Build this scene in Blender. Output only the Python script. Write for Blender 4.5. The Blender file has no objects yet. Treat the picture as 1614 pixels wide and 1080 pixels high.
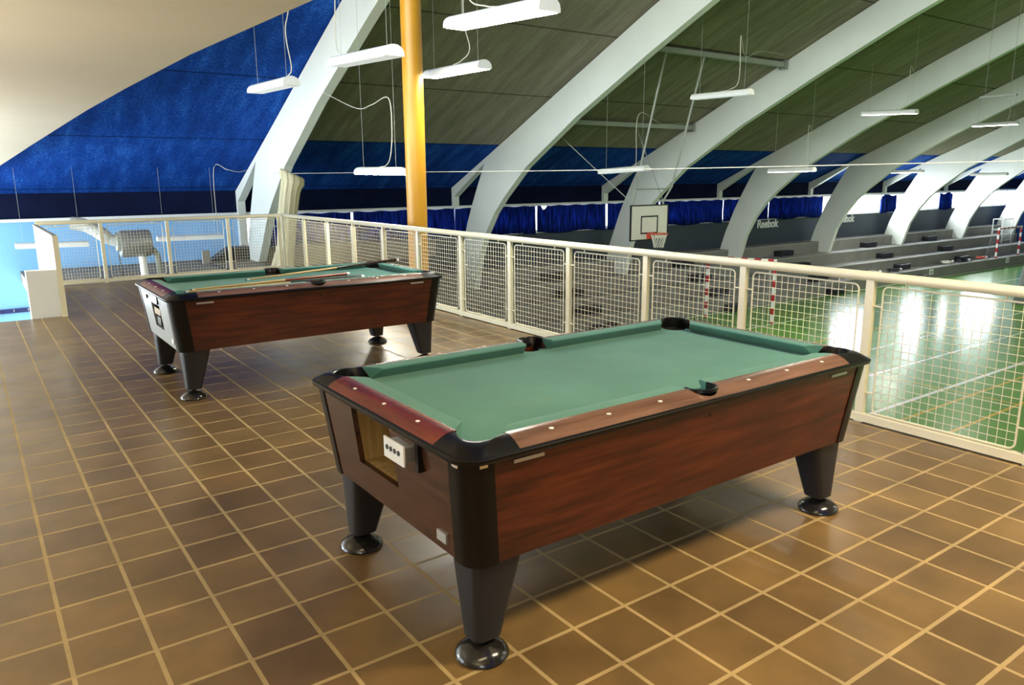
import bpy, math, random
from mathutils import Vector, Matrix
random.seed(7)
PI = math.pi
scene = bpy.context.scene
col = scene.collection

# ------------------------------------------------------------------ helpers
class MB:
    """collects verts / faces and links them as one mesh object"""
    def __init__(s): s.v = []; s.f = []; s.uv = None
    def add(s, vs, fs):
        n = len(s.v); s.v += [tuple(v) for v in vs]; s.f += [tuple(i + n for i in f) for f in fs]; return s
    def box(s, x0, x1, y0, y1, z0, z1):
        vs = [(x, y, z) for x in (x0, x1) for y in (y0, y1) for z in (z0, z1)]
        return s.add(vs, [(0, 1, 3, 2), (4, 6, 7, 5), (0, 4, 5, 1), (2, 3, 7, 6), (0, 2, 6, 4), (1, 5, 7, 3)])
    def prism(s, poly, axis, a0, a1):
        """extrude a 2-D polygon along an axis ('x': poly=(y,z), 'y': (x,z), 'z': (x,y))"""
        n = len(poly)
        def P(p, a):
            return {'x': (a, p[0], p[1]), 'y': (p[0], a, p[1]), 'z': (p[0], p[1], a)}[axis]
        vs = [P(p, a0) for p in poly] + [P(p, a1) for p in poly]
        fs = [tuple(range(n))[::-1], tuple(range(n, 2 * n))] + [(i, (i + 1) % n, n + (i + 1) % n, n + i) for i in range(n)]
        return s.add(vs, fs)
    def loft(s, rings, closed=True, cap=True):
        n = len(rings[0]); vs = [p for r in rings for p in r]; fs = []
        for k in range(len(rings) - 1):
            for i in range(n if closed else n - 1):
                j = (i + 1) % n
                fs.append((k * n + i, k * n + j, (k + 1) * n + j, (k + 1) * n + i))
        if cap and closed:
            fs.append(tuple(range(n))[::-1]); fs.append(tuple((len(rings) - 1) * n + i for i in range(n)))
        return s.add(vs, fs)
    def tube(s, pts, r, n=6, cap=True):
        pts = [Vector(p) for p in pts]; rings = []
        rr = r if isinstance(r, (list, tuple)) else [r] * len(pts)
        up = None
        for i, p in enumerate(pts):
            t = (pts[min(i + 1, len(pts) - 1)] - pts[max(i - 1, 0)]).normalized()
            if up is None:
                a = Vector((0, 0, 1)) if abs(t.z) < .9 else Vector((1, 0, 0))
                up = t.cross(a).normalized()
            up = (up - t * up.dot(t)).normalized(); b = t.cross(up)
            rings.append([p + (up * math.cos(2 * PI * k / n + PI / n) + b * math.sin(2 * PI * k / n + PI / n)) * rr[i] for k in range(n)])
        return s.loft(rings, True, cap)
    def lathe(s, prof, c, n=24, axis='z'):
        rings = []
        for r, h in prof:
            ring = []
            for k in range(n):
                a = 2 * PI * k / n; x, y = r * math.cos(a), r * math.sin(a)
                ring.append((c[0] + x, c[1] + y, c[2] + h) if axis == 'z' else ((c[0] + x, c[1] + h, c[2] + y) if axis == 'y' else (c[0] + h, c[1] + x, c[2] + y)))
            rings.append(ring)
        return s.loft(rings)
    def build(s, name, m, parent=None, smooth=False, label=None):
        me = bpy.data.meshes.new(name); me.from_pydata(s.v, [], s.f); me.validate(); 
        import bmesh
        b = bmesh.new(); b.from_mesh(me); bmesh.ops.recalc_face_normals(b, faces=b.faces); b.to_mesh(me); b.free()
        if smooth:
            for p in me.polygons: p.use_smooth = True
            if smooth != 'all':
                try: me.set_sharp_from_angle(angle=math.radians(40))
                except Exception: pass
        me.materials.append(m)
        o = bpy.data.objects.new(name, me); col.objects.link(o)
        if parent: o.parent = parent
        if label: o['label'] = label
        return o

def tag(o, label, cat, group=None, kind=None):
    o['label'] = label; o['category'] = cat
    if group: o['group'] = group
    if kind: o['kind'] = kind
    return o
def thing(name, loc, label, cat, group=None, rz=0):
    o = bpy.data.objects.new(name, None); col.objects.link(o); o.location = loc; o.rotation_euler = (0, 0, rz)
    o.empty_display_size = .1
    return tag(o, label, cat, group)
def struct(o, label=None):
    o['kind'] = 'structure'
    if label: o['label'] = label
    return o
def copy_tree(o, parent=None):
    c = o.copy(); col.objects.link(c)
    if parent: c.parent = parent
    for ch in [x for x in o.children]: copy_tree(ch, c)
    return c
def spline(pts, n=8):
    """Catmull-Rom through points"""
    P = [Vector(p) for p in pts]; P = [P[0] * 2 - P[1]] + P + [P[-1] * 2 - P[-2]]; out = []
    for i in range(1, len(P) - 2):
        for k in range(n):
            t = k / n; a, b, c, d = P[i - 1:i + 3]
            out.append(.5 * ((2 * b) + (c - a) * t + (2 * a - 5 * b + 4 * c - d) * t * t + (3 * b - a - 3 * c + d) * t ** 3))
    return out + [P[-2]]

# ------------------------------------------------------------------ materials
def lin(r, g, b):
    f = lambda c: (c / 255 / 12.92) if c / 255 <= .04045 else ((c / 255 + .055) / 1.055) ** 2.4
    return (f(r), f(g), f(b), 1)
class NT:
    def __init__(s, name):
        s.m = bpy.data.materials.new(name); s.m.use_nodes = True
        s.t = s.m.node_tree; s.b = s.t.nodes['Principled BSDF']; s.out = s.t.nodes['Material Output']
    def n(s, typ, **kw):
        x = s.t.nodes.new(typ)
        for k, v in kw.items():
            if k in x.inputs.keys() and not hasattr(x, k): x.inputs[k].default_value = v
            else: setattr(x, k, v)
        return x
    def l(s, a, b): s.t.links.new(a, b)
    def coord(s, scale=(1, 1, 1), kind='Object'):
        tc = s.n('ShaderNodeTexCoord'); mp = s.n('ShaderNodeMapping'); mp.inputs['Scale'].default_value = scale
        s.l(tc.outputs[kind], mp.inputs[0]); return mp.outputs[0]
    def noise(s, vec, scale=5, detail=4, rough=.55):
        x = s.n('ShaderNodeTexNoise'); x.inputs['Scale'].default_value = scale; x.inputs['Detail'].default_value = detail
        x.inputs['Roughness'].default_value = rough; s.l(vec, x.inputs['Vector']); return x.outputs[0]
    def ramp(s, fac, stops):
        x = s.n('ShaderNodeValToRGB'); e = x.color_ramp.elements
        e[0].position, e[0].color = stops[0]; e[1].position, e[1].color = stops[-1]
        for p, c in stops[1:-1]:
            q = e.new(p); q.color = c
        s.l(fac, x.inputs[0]); return x.outputs[0]
    def math(s, op, a, b=None, c=None):
        x = s.n('ShaderNodeMath'); x.operation = op
        for i, v in enumerate((a, b, c)):
            if v is None: continue
            if hasattr(v, 'is_linked'): s.l(v, x.inputs[i])
            else: x.inputs[i].default_value = v
        return x.outputs[0]
    def mix(s, fac, a, b):
        x = s.n('ShaderNodeMix'); x.data_type = 'RGBA'
        for i, v in ((0, fac), (6, a), (7, b)):
            if hasattr(v, 'is_linked'): s.l(v, x.inputs[i])
            else: x.inputs[i].default_value = v
        return x.outputs[2]
    def bump(s, h, strength=.2, dist=.01):
        x = s.n('ShaderNodeBump'); x.inputs['Strength'].default_value = strength; x.inputs['Distance'].default_value = dist
        s.l(h, x.inputs['Height']); s.l(x.outputs[0], s.b.inputs['Normal'])
    def base(s, c):
        if hasattr(c, 'is_linked'): s.l(c, s.b.inputs['Base Color'])
        else: s.b.inputs['Base Color'].default_value = c
    def set(s, **kw):
        for k, v in kw.items(): s.b.inputs[k.replace('_', ' ')].default_value = v
        return s
def sc(c, k): return (c[0] * k, c[1] * k, c[2] * k, 1)
def plain(name, c, rough=.5, metal=0, var=.08, scale=6, bump=0):
    m = NT(name); n = m.noise(m.coord(), scale)
    m.base(m.ramp(n, [(.3, sc(c, 1 - var)), (.7, sc(c, 1 + var))])); m.set(Roughness=rough, Metallic=metal)
    if bump: m.bump(m.noise(m.coord(), scale * 12), bump, .005)
    return m.m

def m_tile():
    m = NT('quarry_tile'); v = m.coord()
    br = m.n('ShaderNodeTexBrick'); br.offset = 0; br.squash = 1; m.l(v, br.inputs['Vector'])
    for k, x in (('Scale', 1), ('Mortar Size', .0082), ('Mortar Smooth', .15), ('Bias', -.1), ('Brick Width', .25), ('Row Height', .25)): br.inputs[k].default_value = x
    br.inputs['Color1'].default_value = (.188, .118, .044, 1); br.inputs['Color2'].default_value = (.126, .077, .032, 1)
    br.inputs['Mortar'].default_value = (.36, .26, .115, 1)
    n = m.noise(v, 3.2, 6); blot = m.ramp(n, [(.3, (.72, .72, .74, 1)), (.7, (1.18, 1.15, 1.1, 1))])
    mx = m.n('ShaderNodeMix'); mx.data_type = 'RGBA'; mx.blend_type = 'MULTIPLY'; mx.inputs[0].default_value = 1
    m.l(br.outputs['Color'], mx.inputs[6]); m.l(blot, mx.inputs[7])
    m.base(mx.outputs[2])
    r = m.ramp(m.noise(v, 3.5, 3), [(.3, (.29, .29, .29, 1)), (.75, (.38, .38, .38, 1))])
    rr = m.math('ADD', r, m.math('MULTIPLY', br.outputs['Fac'], .45)); m.l(rr, m.b.inputs['Roughness'])
    m.bump(m.math('MULTIPLY', br.outputs['Fac'], -1.0), .22, .004)
    return m.m
def m_wood(name, axis, dark, mid, light, rough=.3, sc_=(1.3, 16)):
    m = NT(name); s = [sc_[1]] * 3; s[axis] = sc_[0]
    v = m.coord(tuple(s)); n = m.noise(v, 2.2, 7, .62); n2 = m.noise(m.coord((1.1, 1.1, 1.1)), 2.5, 2)
    f = m.math('ADD', m.math('MULTIPLY', n, .8), m.math('MULTIPLY', n2, .25))
    m.base(m.ramp(f, [(.36, dark), (.52, mid), (.70, light)])); m.set(Roughness=rough); m.bump(n, .04, .002)
    return m.m
def m_felt(name):
    m = NT(name); v = m.coord(); n = m.noise(v, 2.0, 5)
    b = m.ramp(n, [(.35, (.052, .180, .142, 1)), (.7, (.076, .232, .186, 1))])
    st = m.ramp(m.noise(v, 3.1, 3), [(.60, (0, 0, 0, 1)), (.78, (.35, .35, .35, 1))])
    m.base(m.mix(st, b, (.17, .24, .11, 1))); m.set(Roughness=.95, Sheen_Weight=.10)
    m.bump(m.noise(v, 400, 2), .15, .001)
    return m.m
def m_roof():
    m = NT('roof_boards'); v = m.coord(); tc = m.n('ShaderNodeSeparateXYZ'); m.l(v, tc.inputs[0]); x, y = tc.outputs[0], tc.outputs[1]
    st = m.noise(m.coord((3.2, .35, .35)), 1.6, 7, .65); fine = m.noise(m.coord((1, 1, 1)), 22, 3)
    g = m.math('ADD', m.math('MULTIPLY', st, .8), m.math('MULTIPLY', fine, .25))
    grey = m.ramp(g, [(.34, (.19, .168, .125, 1)), (.55, (.275, .245, .185, 1)), (.72, (.37, .335, .26, 1))])
    fr = m.math('FRACT', m.math('DIVIDE', m.math('SUBTRACT', y, 9.84 - 22.15), 2.215))
    seam = m.math('LESS_THAN', m.math('ABSOLUTE', m.math('SUBTRACT', fr, .5)), .4915)   # 0 on the seam
    bf = m.math('ADD', m.math('MULTIPLY', m.noise(v, 26, 4), .55), m.math('MULTIPLY', m.noise(m.coord((2.2, .5, .5)), 1.7, 4), .5))
    blue = m.ramp(bf, [(.36, (.003, .024, .15, 1)), (.55, (.007, .056, .30, 1)), (.72, (.028, .15, .56, 1))])
    isb = m.math('MAXIMUM', m.math('GREATER_THAN', y, 14.24), m.math('LESS_THAN', x, 5.5))
    c = m.mix(isb, grey, blue); s2 = m.math('ADD', m.math('MULTIPLY', seam, .6), .4)
    cm = m.n('ShaderNodeMix'); cm.data_type = 'RGBA'; cm.blend_type = 'MULTIPLY'; cm.inputs[0].default_value = 1
    m.l(c, cm.inputs[6]); m.l(s2, cm.inputs[7]); m.base(cm.outputs[2]); m.set(Roughness=.95, Specular_IOR_Level=.08)
    m.bump(m.noise(v, 40, 4), .5, .02)
    return m.m
def m_court():
    m = NT('court_floor'); v = m.coord(); s = m.n('ShaderNodeSeparateXYZ'); m.l(v, s.inputs[0]); x, y = s.outputs[0], s.outputs[1]
    n = m.noise(v, .5, 3); c = m.ramp(n, [(.3, (.115, .27, .038, 1)), (.7, (.14, .33, .048, 1))])
    def line(src, at, w, colr, c):
        f = m.math('LESS_THAN', m.math('ABSOLUTE', m.math('SUBTRACT', src, at)), w); return m.mix(f, c, colr)
    W = (.75, .78, .72, 1); Y = (.62, .40, .04, 1)
    c = line(y, 4.6, .045, W, c); c = line(y, 6.13, .03, W, c); c = line(y, 7.53, .03, W, c); c = line(y, 11.17, .03, W, c)
    c = line(y, 13.45, .05, W, c); c = line(y, 4.05, .03, Y, c); c = line(y, 8.9, .025, Y, c); c = line(y, 3.2, .03, Y, c)
    c = line(x, 21.4, .03, Y, c); c = line(x, 24.0, .03, W, c); c = line(x, 16.2, .03, Y, c); c = line(x, 30.2, .03, W, c); c = line(x, 13.2, .03, Y, c)
    m.base(c); m.set(Roughness=.19, Specular_IOR_Level=.38)
    return m.m
def m_glass():
    m = NT('window_glass'); t = m.t
    tr = m.n('ShaderNodeBsdfTransparent'); gl = m.n('ShaderNodeBsdfGlossy'); gl.inputs['Roughness'].default_value = .02
    mx = m.n('ShaderNodeMixShader'); mx.inputs[0].default_value = .05
    m.l(tr.outputs[0], mx.inputs[1]); m.l(gl.outputs[0], mx.inputs[2]); m.l(mx.outputs[0], m.out.inputs[0])
    return m.m
def m_curtain():
    m = NT('blue_curtain'); v = m.coord()
    n = m.noise(m.coord((9, 1, .5)), 2, 4); c = m.ramp(n, [(.35, (.004, .008, .045, 1)), (.65, (.012, .03, .17, 1))])
    df = m.n('ShaderNodeBsdfDiffuse'); tl = m.n('ShaderNodeBsdfTranslucent'); mx = m.n('ShaderNodeMixShader')
    m.l(c, df.inputs[0]); m.l(m.ramp(m.noise(m.coord((11, 1, .8)), 2.6, 3), [(.38, (.004, .010, .06, 1)), (.52, (.03, .08, .38, 1)), (.7, (.10, .22, .75, 1))]), tl.inputs[0]); mx.inputs[0].default_value = .24
    m.l(df.outputs[0], mx.inputs[1]); m.l(tl.outputs[0], mx.inputs[2]); m.l(mx.outputs[0], m.out.inputs[0])
    return m.m
def m_emit(name, c, e, base=(.85, .85, .82, 1)):
    m = NT(name); m.base(base); m.set(Roughness=.4); m.b.inputs['Emission Color'].default_value = c; m.b.inputs['Emission Strength'].default_value = e
    return m.m
def m_net(name, c, scale=40):
    m = NT(name); v = m.coord((scale, scale, scale)); w = m.n('ShaderNodeTexVoronoi'); w.feature = 'DISTANCE_TO_EDGE'; m.l(v, w.inputs['Vector'])
    m.base(m.ramp(w.outputs[0], [(.05, c), (.35, sc(c, .62))])); m.set(Roughness=.9); m.bump(w.outputs[0], .5, .01)
    return m.m

def m_band(name, axis, period, off):
    m = NT(name); s_ = m.n('ShaderNodeSeparateXYZ'); m.l(m.coord(), s_.inputs[0])
    f = m.math('LESS_THAN', m.math('FRACT', m.math('DIVIDE', m.math('ADD', s_.outputs[axis], off), period)), .5)
    m.base(m.mix(f, (.80, .80, .76, 1), (.42, .012, .018, 1))); m.set(Roughness=.4); return m.m
M = {}
M['band_z'] = m_band('goal_bands_upright', 2, .42, .14); M['band_x'] = m_band('goal_bands_level', 0, .42, .0)
M['tile'] = m_tile(); M['roof'] = m_roof(); M['court'] = m_court(); M['glass'] = m_glass(); M['curtain'] = m_curtain(); M['felt'] = m_felt('billiard_felt')
M['mahog_x'] = m_wood('mahogany_long', 0, (.018, .0038, .0018, 1), (.062, .0105, .0042, 1), (.115, .023, .0075, 1), .30)
M['mahog_y'] = m_wood('mahogany_end', 1, (.022, .0085, .0050, 1), (.055, .021, .0115, 1), (.088, .034, .018, 1), .20)
M['rail_x'] = m_wood('rail_wood_long', 0, (.085, .042, .028, 1), (.15, .078, .054, 1), (.22, .12, .085, 1), .24, (1.0, 12))
M['rail_y'] = m_wood('rail_wood_end', 1, (.075, .015, .010, 1), (.14, .026, .016, 1), (.20, .044, .027, 1), .24, (1.0, 12))
M['glarelam'] = plain('end_panel_glare', (.42, .44, .43, 1), .3, .25, .04)  # pale grey stands in for daylight glare on the far end panel
M['raw'] = m_wood('raw_ply', 2, (.20, .115, .035, 1), (.33, .21, .07, 1), (.44, .30, .115, 1), .6, (1.5, 14))
M['black'] = plain('black_plastic', (.005, .0045, .004, 1), .28); M['black'].node_tree.nodes['Principled BSDF'].inputs['Specular IOR Level'].default_value = .28
M['legblk'] = plain('leg_laminate', (.011, .012, .015, 1), .42)
M['footblk'] = plain('foot_black', (.014, .013, .012, 1), .16)
M['dark'] = plain('black_cavity', (.006, .006, .006, 1), .7)
M['chrome'] = plain('chrome', (.75, .74, .70, 1), .18, 1)
M['steel'] = plain('brushed_steel', (.62, .63, .60, 1), .35, .85)
M['white_plastic'] = plain('white_dot', (.85, .82, .74, 1), .35)
M['rail_paint'] = plain('cream_railing_paint', (.76, .70, .49, 1), .35, 0, .03)
M['white'] = plain('white_paint', (.80, .81, .77, 1), .45, 0, .04, 1.2)
M['arch'] = plain('white_arch_paint', (.72, .745, .67, 1), .5, 0, .05, .7)
M['lampw'] = plain('lamp_enamel', (.82, .82, .76, 1), .35, 0, .03)
M['cream'] = plain('cream_plaster', (.88, .79, .60, 1), .85, 0, .03, .6, .05)
M['yellow'] = plain('yellow_paint', (.62, .30, .018, 1), .38, 0, .06, 1.5)
M['ltblue'] = plain('light_blue_wall', (.20, .46, .78, 1), .6, 0, .04, .8)
M['navy'] = plain('navy_band', (.004, .007, .028, 1), .9, 0, .25, 2, .2); M['navy'].node_tree.nodes['Principled BSDF'].inputs['Specular IOR Level'].default_value = .1
M['charcoal'] = plain('charcoal_wall', (.035, .048, .066, 1), .6, 0, .12, 1.2)
M['concrete'] = plain('terrace_concrete', (.215, .215, .195, 1), .8, 0, .12, 1.5, .05)
M['landing'] = plain('landing_tile', (.20, .165, .125, 1), .6, 0, .15, 3)
M['blockblk'] = plain('block_black', (.010, .011, .016, 1), .45)
M['galv'] = plain('galvanised', (.30, .31, .29, 1), .4, .5, .08, 4)
M['duct'] = plain('duct_white', (.48, .50, .48, 1), .5, .1, .06, 5)
M['pipe'] = plain('grey_pipe', (.33, .35, .30, 1), .5, 0, .06)
M['wire'] = plain('cream_cable', (.55, .53, .42, 1), .5)
M['net'] = m_net('cream_net', (.66, .60, .38, 1), 38)
M['greynet'] = m_net('grey_net', (.34, .35, .37, 1), 25)
M['red'] = plain('red_paint', (.42, .012, .018, 1), .4)
M['rim'] = plain('orange_rim', (.55, .06, .02, 1), .4)
M['bluerail'] = plain('dark_blue_rail', (.01, .02, .11, 1), .4)
M['endblue'] = plain('end_wall_blue', (.02, .07, .26, 1), .3, 0, .2, 2)
M['plyboard'] = plain('backboard_white', (.74, .72, .62, 1), .5, 0, .03)
M['sign'] = plain('letter_white', (.88, .88, .84, 1), .5)
M['cueshaft'] = m_wood('cue_maple', 0, (.42, .25, .08, 1), (.52, .33, .12, 1), (.60, .40, .17, 1), .3)
M['cuebutt'] = m_wood('cue_butt', 0, (.008, .006, .005, 1), (.02, .010, .007, 1), (.035, .016, .010, 1), .2)
M['cuered'] = m_wood('cue_red', 0, (.14, .02, .01, 1), (.20, .03, .014, 1), (.26, .05, .02, 1), .25)
M['lit'] = m_emit('lamp_lit', (1, .97, .84, 1), 115.0)
M['unlit'] = m_emit('lamp_dim', (.9, 1, .96, 1), .35)
M['grout'] = plain('slab_edge', (.30, .28, .22, 1), .8)

# ------------------------------------------------------------------ the place's main measures (metres)
XF, YC = 4.55, 10.90          # side railing / end railing
ZC = -2.8                     # court floor
YW = 16.70                    # far wall
ARCH_X = [5.40, 11.55, 17.40, 23.25, 29.10, 34.95, 40.80, 46.65]
EXT = [(16.72, 1.30), (13.7, 2.66), (11.3, 3.77), (8.9, 4.86), (6.86, 5.74), (4, 6.93), (1, 8.0), (-2, 8.9), (-5, 9.3)]
EXT = EXT + [(-10 - y, z) for y, z in EXT[-2::-1]]
def roof_z(y):
    for (a, za), (b, zb) in zip(EXT, EXT[1:]):
        if b <= y <= a: return zb + (za - zb) * (y - b) / (a - b)
    return EXT[0][1] - .46 * (y - EXT[0][0])

# ------------------------------------------------------------------ setting
m = MB(); L = [(-7, -12), (XF + .10, -12), (XF + .10, YC + .06), (.72, YC + .06), (.72, 7.97), (.41, 7.97), (.41, 7.80), (-7, 7.80)]
struct(m.prism(L, 'z', -.28, 0).build('floor', M['tile']))
struct(MB().box(4.42, 50, -26.7, YW, ZC - .2, ZC).build('floor_court', M['court']))
struct(MB().box(4.30, 4.42, -26.7, YW, ZC, -.29).build('wall_under_balcony', M['charcoal']))
L = [(.75, YC + .07), (5.42, YC + .07), (5.42, YW), (.75, YW)]
struct(MB().prism(L, 'z', -.55, -.30).build('floor_landing', M['landing']))
struct(MB().box(-7, .74, 7.82, YW, -2.2, -2.0).build('floor_stairwell', M['landing']))
struct(MB().box(5.43, 10.4, 15.66, YW, -.5, -.06).build('floor_ledge', M['landing']))
# roof vault
m = MB(); xs = [-7, 5.4, 20, 50]
EX2 = [(YW + .25, EXT[0][1] - .115)] + EXT[1:-1] + [(-27.0, EXT[0][1] - .115)]
for a, b in zip(xs, xs[1:]):
    lo = [(a, y, z + .02) for y, z in EX2]; hi = [(b, y, z + .02) for y, z in EX2]
    n = len(lo); m.add(lo + hi, [(i, i + 1, n + i + 1, n + i) for i in range(n - 1)])
    lo = [(a, y, z + .22) for y, z in EX2]; hi = [(b, y, z + .22) for y, z in EX2]
    m.add(lo + hi, [(i, i + 1, n + i + 1, n + i) for i in range(n - 1)])
struct(m.build('ceiling', M['roof']))
# far wall: lower charcoal, light-blue stair bay, navy band above the curtain rail
struct(MB().box(5.5, 50, YW, YW + .2, ZC, -.12).build('wall_far', M['charcoal']))
struct(MB().box(-7, -6, YW, YW + .2, -2.2, .74).box(-.15, 5.5, YW, YW + .2, -2.2, .74).box(-6, -.15, YW, YW + .2, .55, .74).box(-6, -.15, YW, YW + .2, -2.2, -1.95).build('wall_back', M['ltblue']))
struct(MB().box(-7, 50, YW - .02, YW + .2, .80, 1.36).build('wall_upper', M['navy']))
struct(MB().box(-7, 50, YW - .10, YW + .02, .735, .80).build('trim_1', M['white']))
struct(MB().box(5.5, 50, YW - .04, YW + .2, -.13, -.08).build('trim_2', M['white']))
struct(MB().box(50, 50.2, -26.7, YW, ZC, 10).build('wall_right', M['endblue']))
struct(MB().box(-7, 50, -26.9, -26.7, ZC, 1.6).build('wall_near', M['charcoal']))
# left gable wall with two window openings
m = MB(); H = [(2.5, 6.8, .55, 2.2), (8.3, 15.2, -1.5, 2.0)]
m.box(-7.2, -7, -26.7, -16, -2.8, 10).box(-7.2, -7, -16, 2.5, -2.8, 3.4).box(-7.2, -7, -16, 2.5, 6.4, 10).box(-7.2, -7, 6.8, 8.3, -2.8, 10).box(-7.2, -7, 15.2, YW, -2.8, 10)
for y0, y1, z0, z1 in H: m.box(-7.2, -7, y0, y1, -2.8, z0)
m.box(-7.2, -7, 2.5, 6.8, 2.2, 3.4).box(-7.2, -7, 8.3, 15.2, 2.0, 10).box(-7.2, -7, 2.5, 6.8, 6.4, 10)
struct(m.build('wall_left', M['cream'])); H.append((-16, 6.8, 3.4, 6.4))
wn = 0
for y0, y1, z0, z1 in H:
    wn += 1; f = MB()
    n = max(2, round((y1 - y0) / 1.4))
    for k in range(n + 1):
        y = y0 + (y1 - y0) * k / n; f.box(-7.14, -7.06, max(y0, y - .03), min(y1, y + .03), z0, z1)
    f.box(-7.14, -7.06, y0, y1, z0, z0 + .06).box(-7.14, -7.06, y0, y1, z1 - .06, z1)
    w = struct(f.build('window_%d' % wn, M['white'])); MB().box(-7.11, -7.09, y0, y1, z0, z1).build('pane', M['glass'], w)
# far window strip: one glazed window per bay
edges = [5.6] + [x + .1 for x in ARCH_X[1:]] + [50]
for k, (a, b) in enumerate(zip(edges, edges[1:])):
    wn += 1; f = MB(); n = 2
    for q in range(n + 1):
        x = a + (b - a) * q / n; f.box(max(a, x - .04), min(b, x + .04), YW + .06, YW + .14, -.08, .735)
    f.box(a, b, YW + .06, YW + .14, -.08, -.03).box(a, b, YW + .06, YW + .14, .69, .735)
    w = struct(f.build('window_%d' % wn, M['white'])); MB().box(a, b, YW + .09, YW + .11, -.08, .735).build('pane', M['glass'], w)
wn += 1; f = MB()  # unseen window added to throw glare on the far table's end panel
for k in range(5): x = -6 + 5.85 * k / 4; f.box(x - .03, x + .03, YW + .05, YW + .13, -1.95, .55)
f.box(-6, -.15, YW + .05, YW + .13, -1.95, -1.89).box(-6, -.15, YW + .05, YW + .13, .49, .55)
w = struct(f.build('window_%d' % wn, M['white'])); MB().box(-6, -.15, YW + .08, YW + .10, -1.95, .55).build('pane', M['glass'], w)
# cream soffit on the left
edge = [(1.3, -6, 2.25), (1.3, -2, 2.30), (1.3, .41, 2.35), (1.3, .78, 2.36), (1.3, 1.71, 2.38), (1.3, 3.09, 2.41), (1.3, 5.5, 2.42), (1.3, 8.2, 2.415), (1.3, 10.83, 2.39), (1.17, 11.9, 2.29), (1.01, 13.0, 2.17), (.6, 15.0, 1.86), (.25, 16.4, 1.66)]
m = MB(); rows = []
for x, y, z in edge: rows.append([(-7, y, z + .02), (-2.5, y, z + .02), (x - .03, y, z), (x, y, z + .012), (x, y, z + .16), (-7, y, z + .16)])
m.loft(rows, True, True); struct(m.build('ceiling_soffit', M['cream'], None, True))

# terraces (bleachers)
YT = [13.60, 14.40, 15.20, 16.00]; ZT = [-2.38, -1.96, -1.54, -1.12]
m = MB(); poly = [(YW - .01, ZC)]
poly += [(YT[0], ZC)]
for y, z in zip(YT, ZT): poly += [(y, poly[-1][1]), (y, z)] if y != YT[0] else [(y, z)]
poly += [(YW - .01, ZT[-1])]
struct(m.prism(poly, 'x', 5.6, 46.4).build('floor_terrace', M['concrete']), 'grey concrete stepped terrace along the far side of the court')
m = MB()
for y, z in zip(YT, ZT): m.box(5.6, 46.4, y - .012, y + .05, z - .03, z + .004)
struct(m.build('trim_3', plain('nosing', (.30, .295, .26, 1), .7)))

# ------------------------------------------------------------------ arches
INT = [(15.54, -1.54), (15.26, -.55), (14.92, .10), (14.50, .65), (14.05, 1.07), (13.06, 1.85), (11.14, 2.94), (8.87, 4.04), (6.8, 4.98), (3.9, 6.15), (.9, 7.2), (-2, 8.05), (-5, 8.5)]
INT = INT + [(-10 - y, z) for y, z in INT[-2::-1]]
LEGO = [(14.93, 1.98), (15.27, 1.42), (15.55, .92), (15.82, .40), (16.02, -.08), (16.2, -.50), (16.36, -1.0), (16.50, -1.54)]
LEGO2 = [(-10 - y, z) for y, z in LEGO]
def arch(i, x, label):
    t = thing('roof_arch', (x, 15.9, -1.54), label, 'arch', 'white roof arches')
    ox, oy, oz = t.location; T = .18
    zb = {0: -.30}.get(i, -1.54)
    def clipz(pts): return [(p[0], max(p[1], zb)) for p in pts]
    poly = clipz(INT) + LEGO2[::-1] + [(-10 - 14.6, 2.29)] + [p for p in EXT[::-1] if -24 < p[0] < 14.5] + [(14.6, 2.25)] + clipz(LEGO)
    pr = []
    for p in poly:
        if not pr or abs(p[0] - pr[-1][0]) + abs(p[1] - pr[-1][1]) > 1e-4: pr.append(p)
    MB().prism([(y - oy, z - oz) for y, z in pr], 'x', 0, T).build('rib', M['arch'], t)
    zs = -.02 if i == 0 else .78
    st = [(14.6, 2.25), (14.93, 1.98), (16.56, 1.06), (16.56, zs), (16.70, zs), (16.70, 1.30)]
    MB().prism([(y - oy, z - oz) for y, z in st], 'x', 0, T).build('eaves_strut', M['arch'], t)
    return t
ALAB = ['white roof arch with its foot on the landing beside the cream net bundle',
        'wide white roof arch just right of the yellow column',
        'white roof arch just behind the basketball backboard',
        'shaded grey-white roof arch with the first white wall lettering against its right edge',
        'shaded roof arch half covering the second white wall lettering',
        'bright white roof arch between the first two uncovered windows',
        'bright white roof arch right of the last bunched curtain',
        'farthest small white roof arch at the right edge by the end goal']
for i, (x, lb) in enumerate(zip(ARCH_X, ALAB)): arch(i, x, lb)

# ------------------------------------------------------------------ curtains
def curtain(x0, x1, label, zt=.72, zb=-.13, y=YW - .07, hem=.03, group='blue curtains along the far window strip'):
    torn = 'torn' in label
    m = MB(); n = max(10, int((x1 - x0) / .045)); ph = random.random() * 6; top = []; bot = []; mid = []
    w = random.uniform(26, 34)
    for k in range(n + 1):
        u = k / n; x = x0 + (x1 - x0) * u
        d = .035 * math.sin(w * x + ph) + .015 * math.sin(2.3 * w * x + 1)
        top.append((x, y + .4 * d, zt + .012 * math.sin(9 * x) - (.15 * max(0, 1 - abs(u - .085) / .05) if torn else 0) - (.09 * abs(math.sin(3.2 * x)) ** 3 if x1 - x0 < 1.6 else 0))); mid.append((x, y + d, (zt + zb) / 2)); bot.append((x + .01 * math.sin(7 * x), y + 1.2 * d - .01, zb + hem * math.sin(3.1 * x + ph)))
    m.loft([top, mid, bot], False, False)
    o = m.build('curtain', M['curtain'], None, 'all'); s = o.modifiers.new('s', 'SOLIDIFY'); s.thickness = .006
    return tag(o, label, 'curtain', group)
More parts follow.
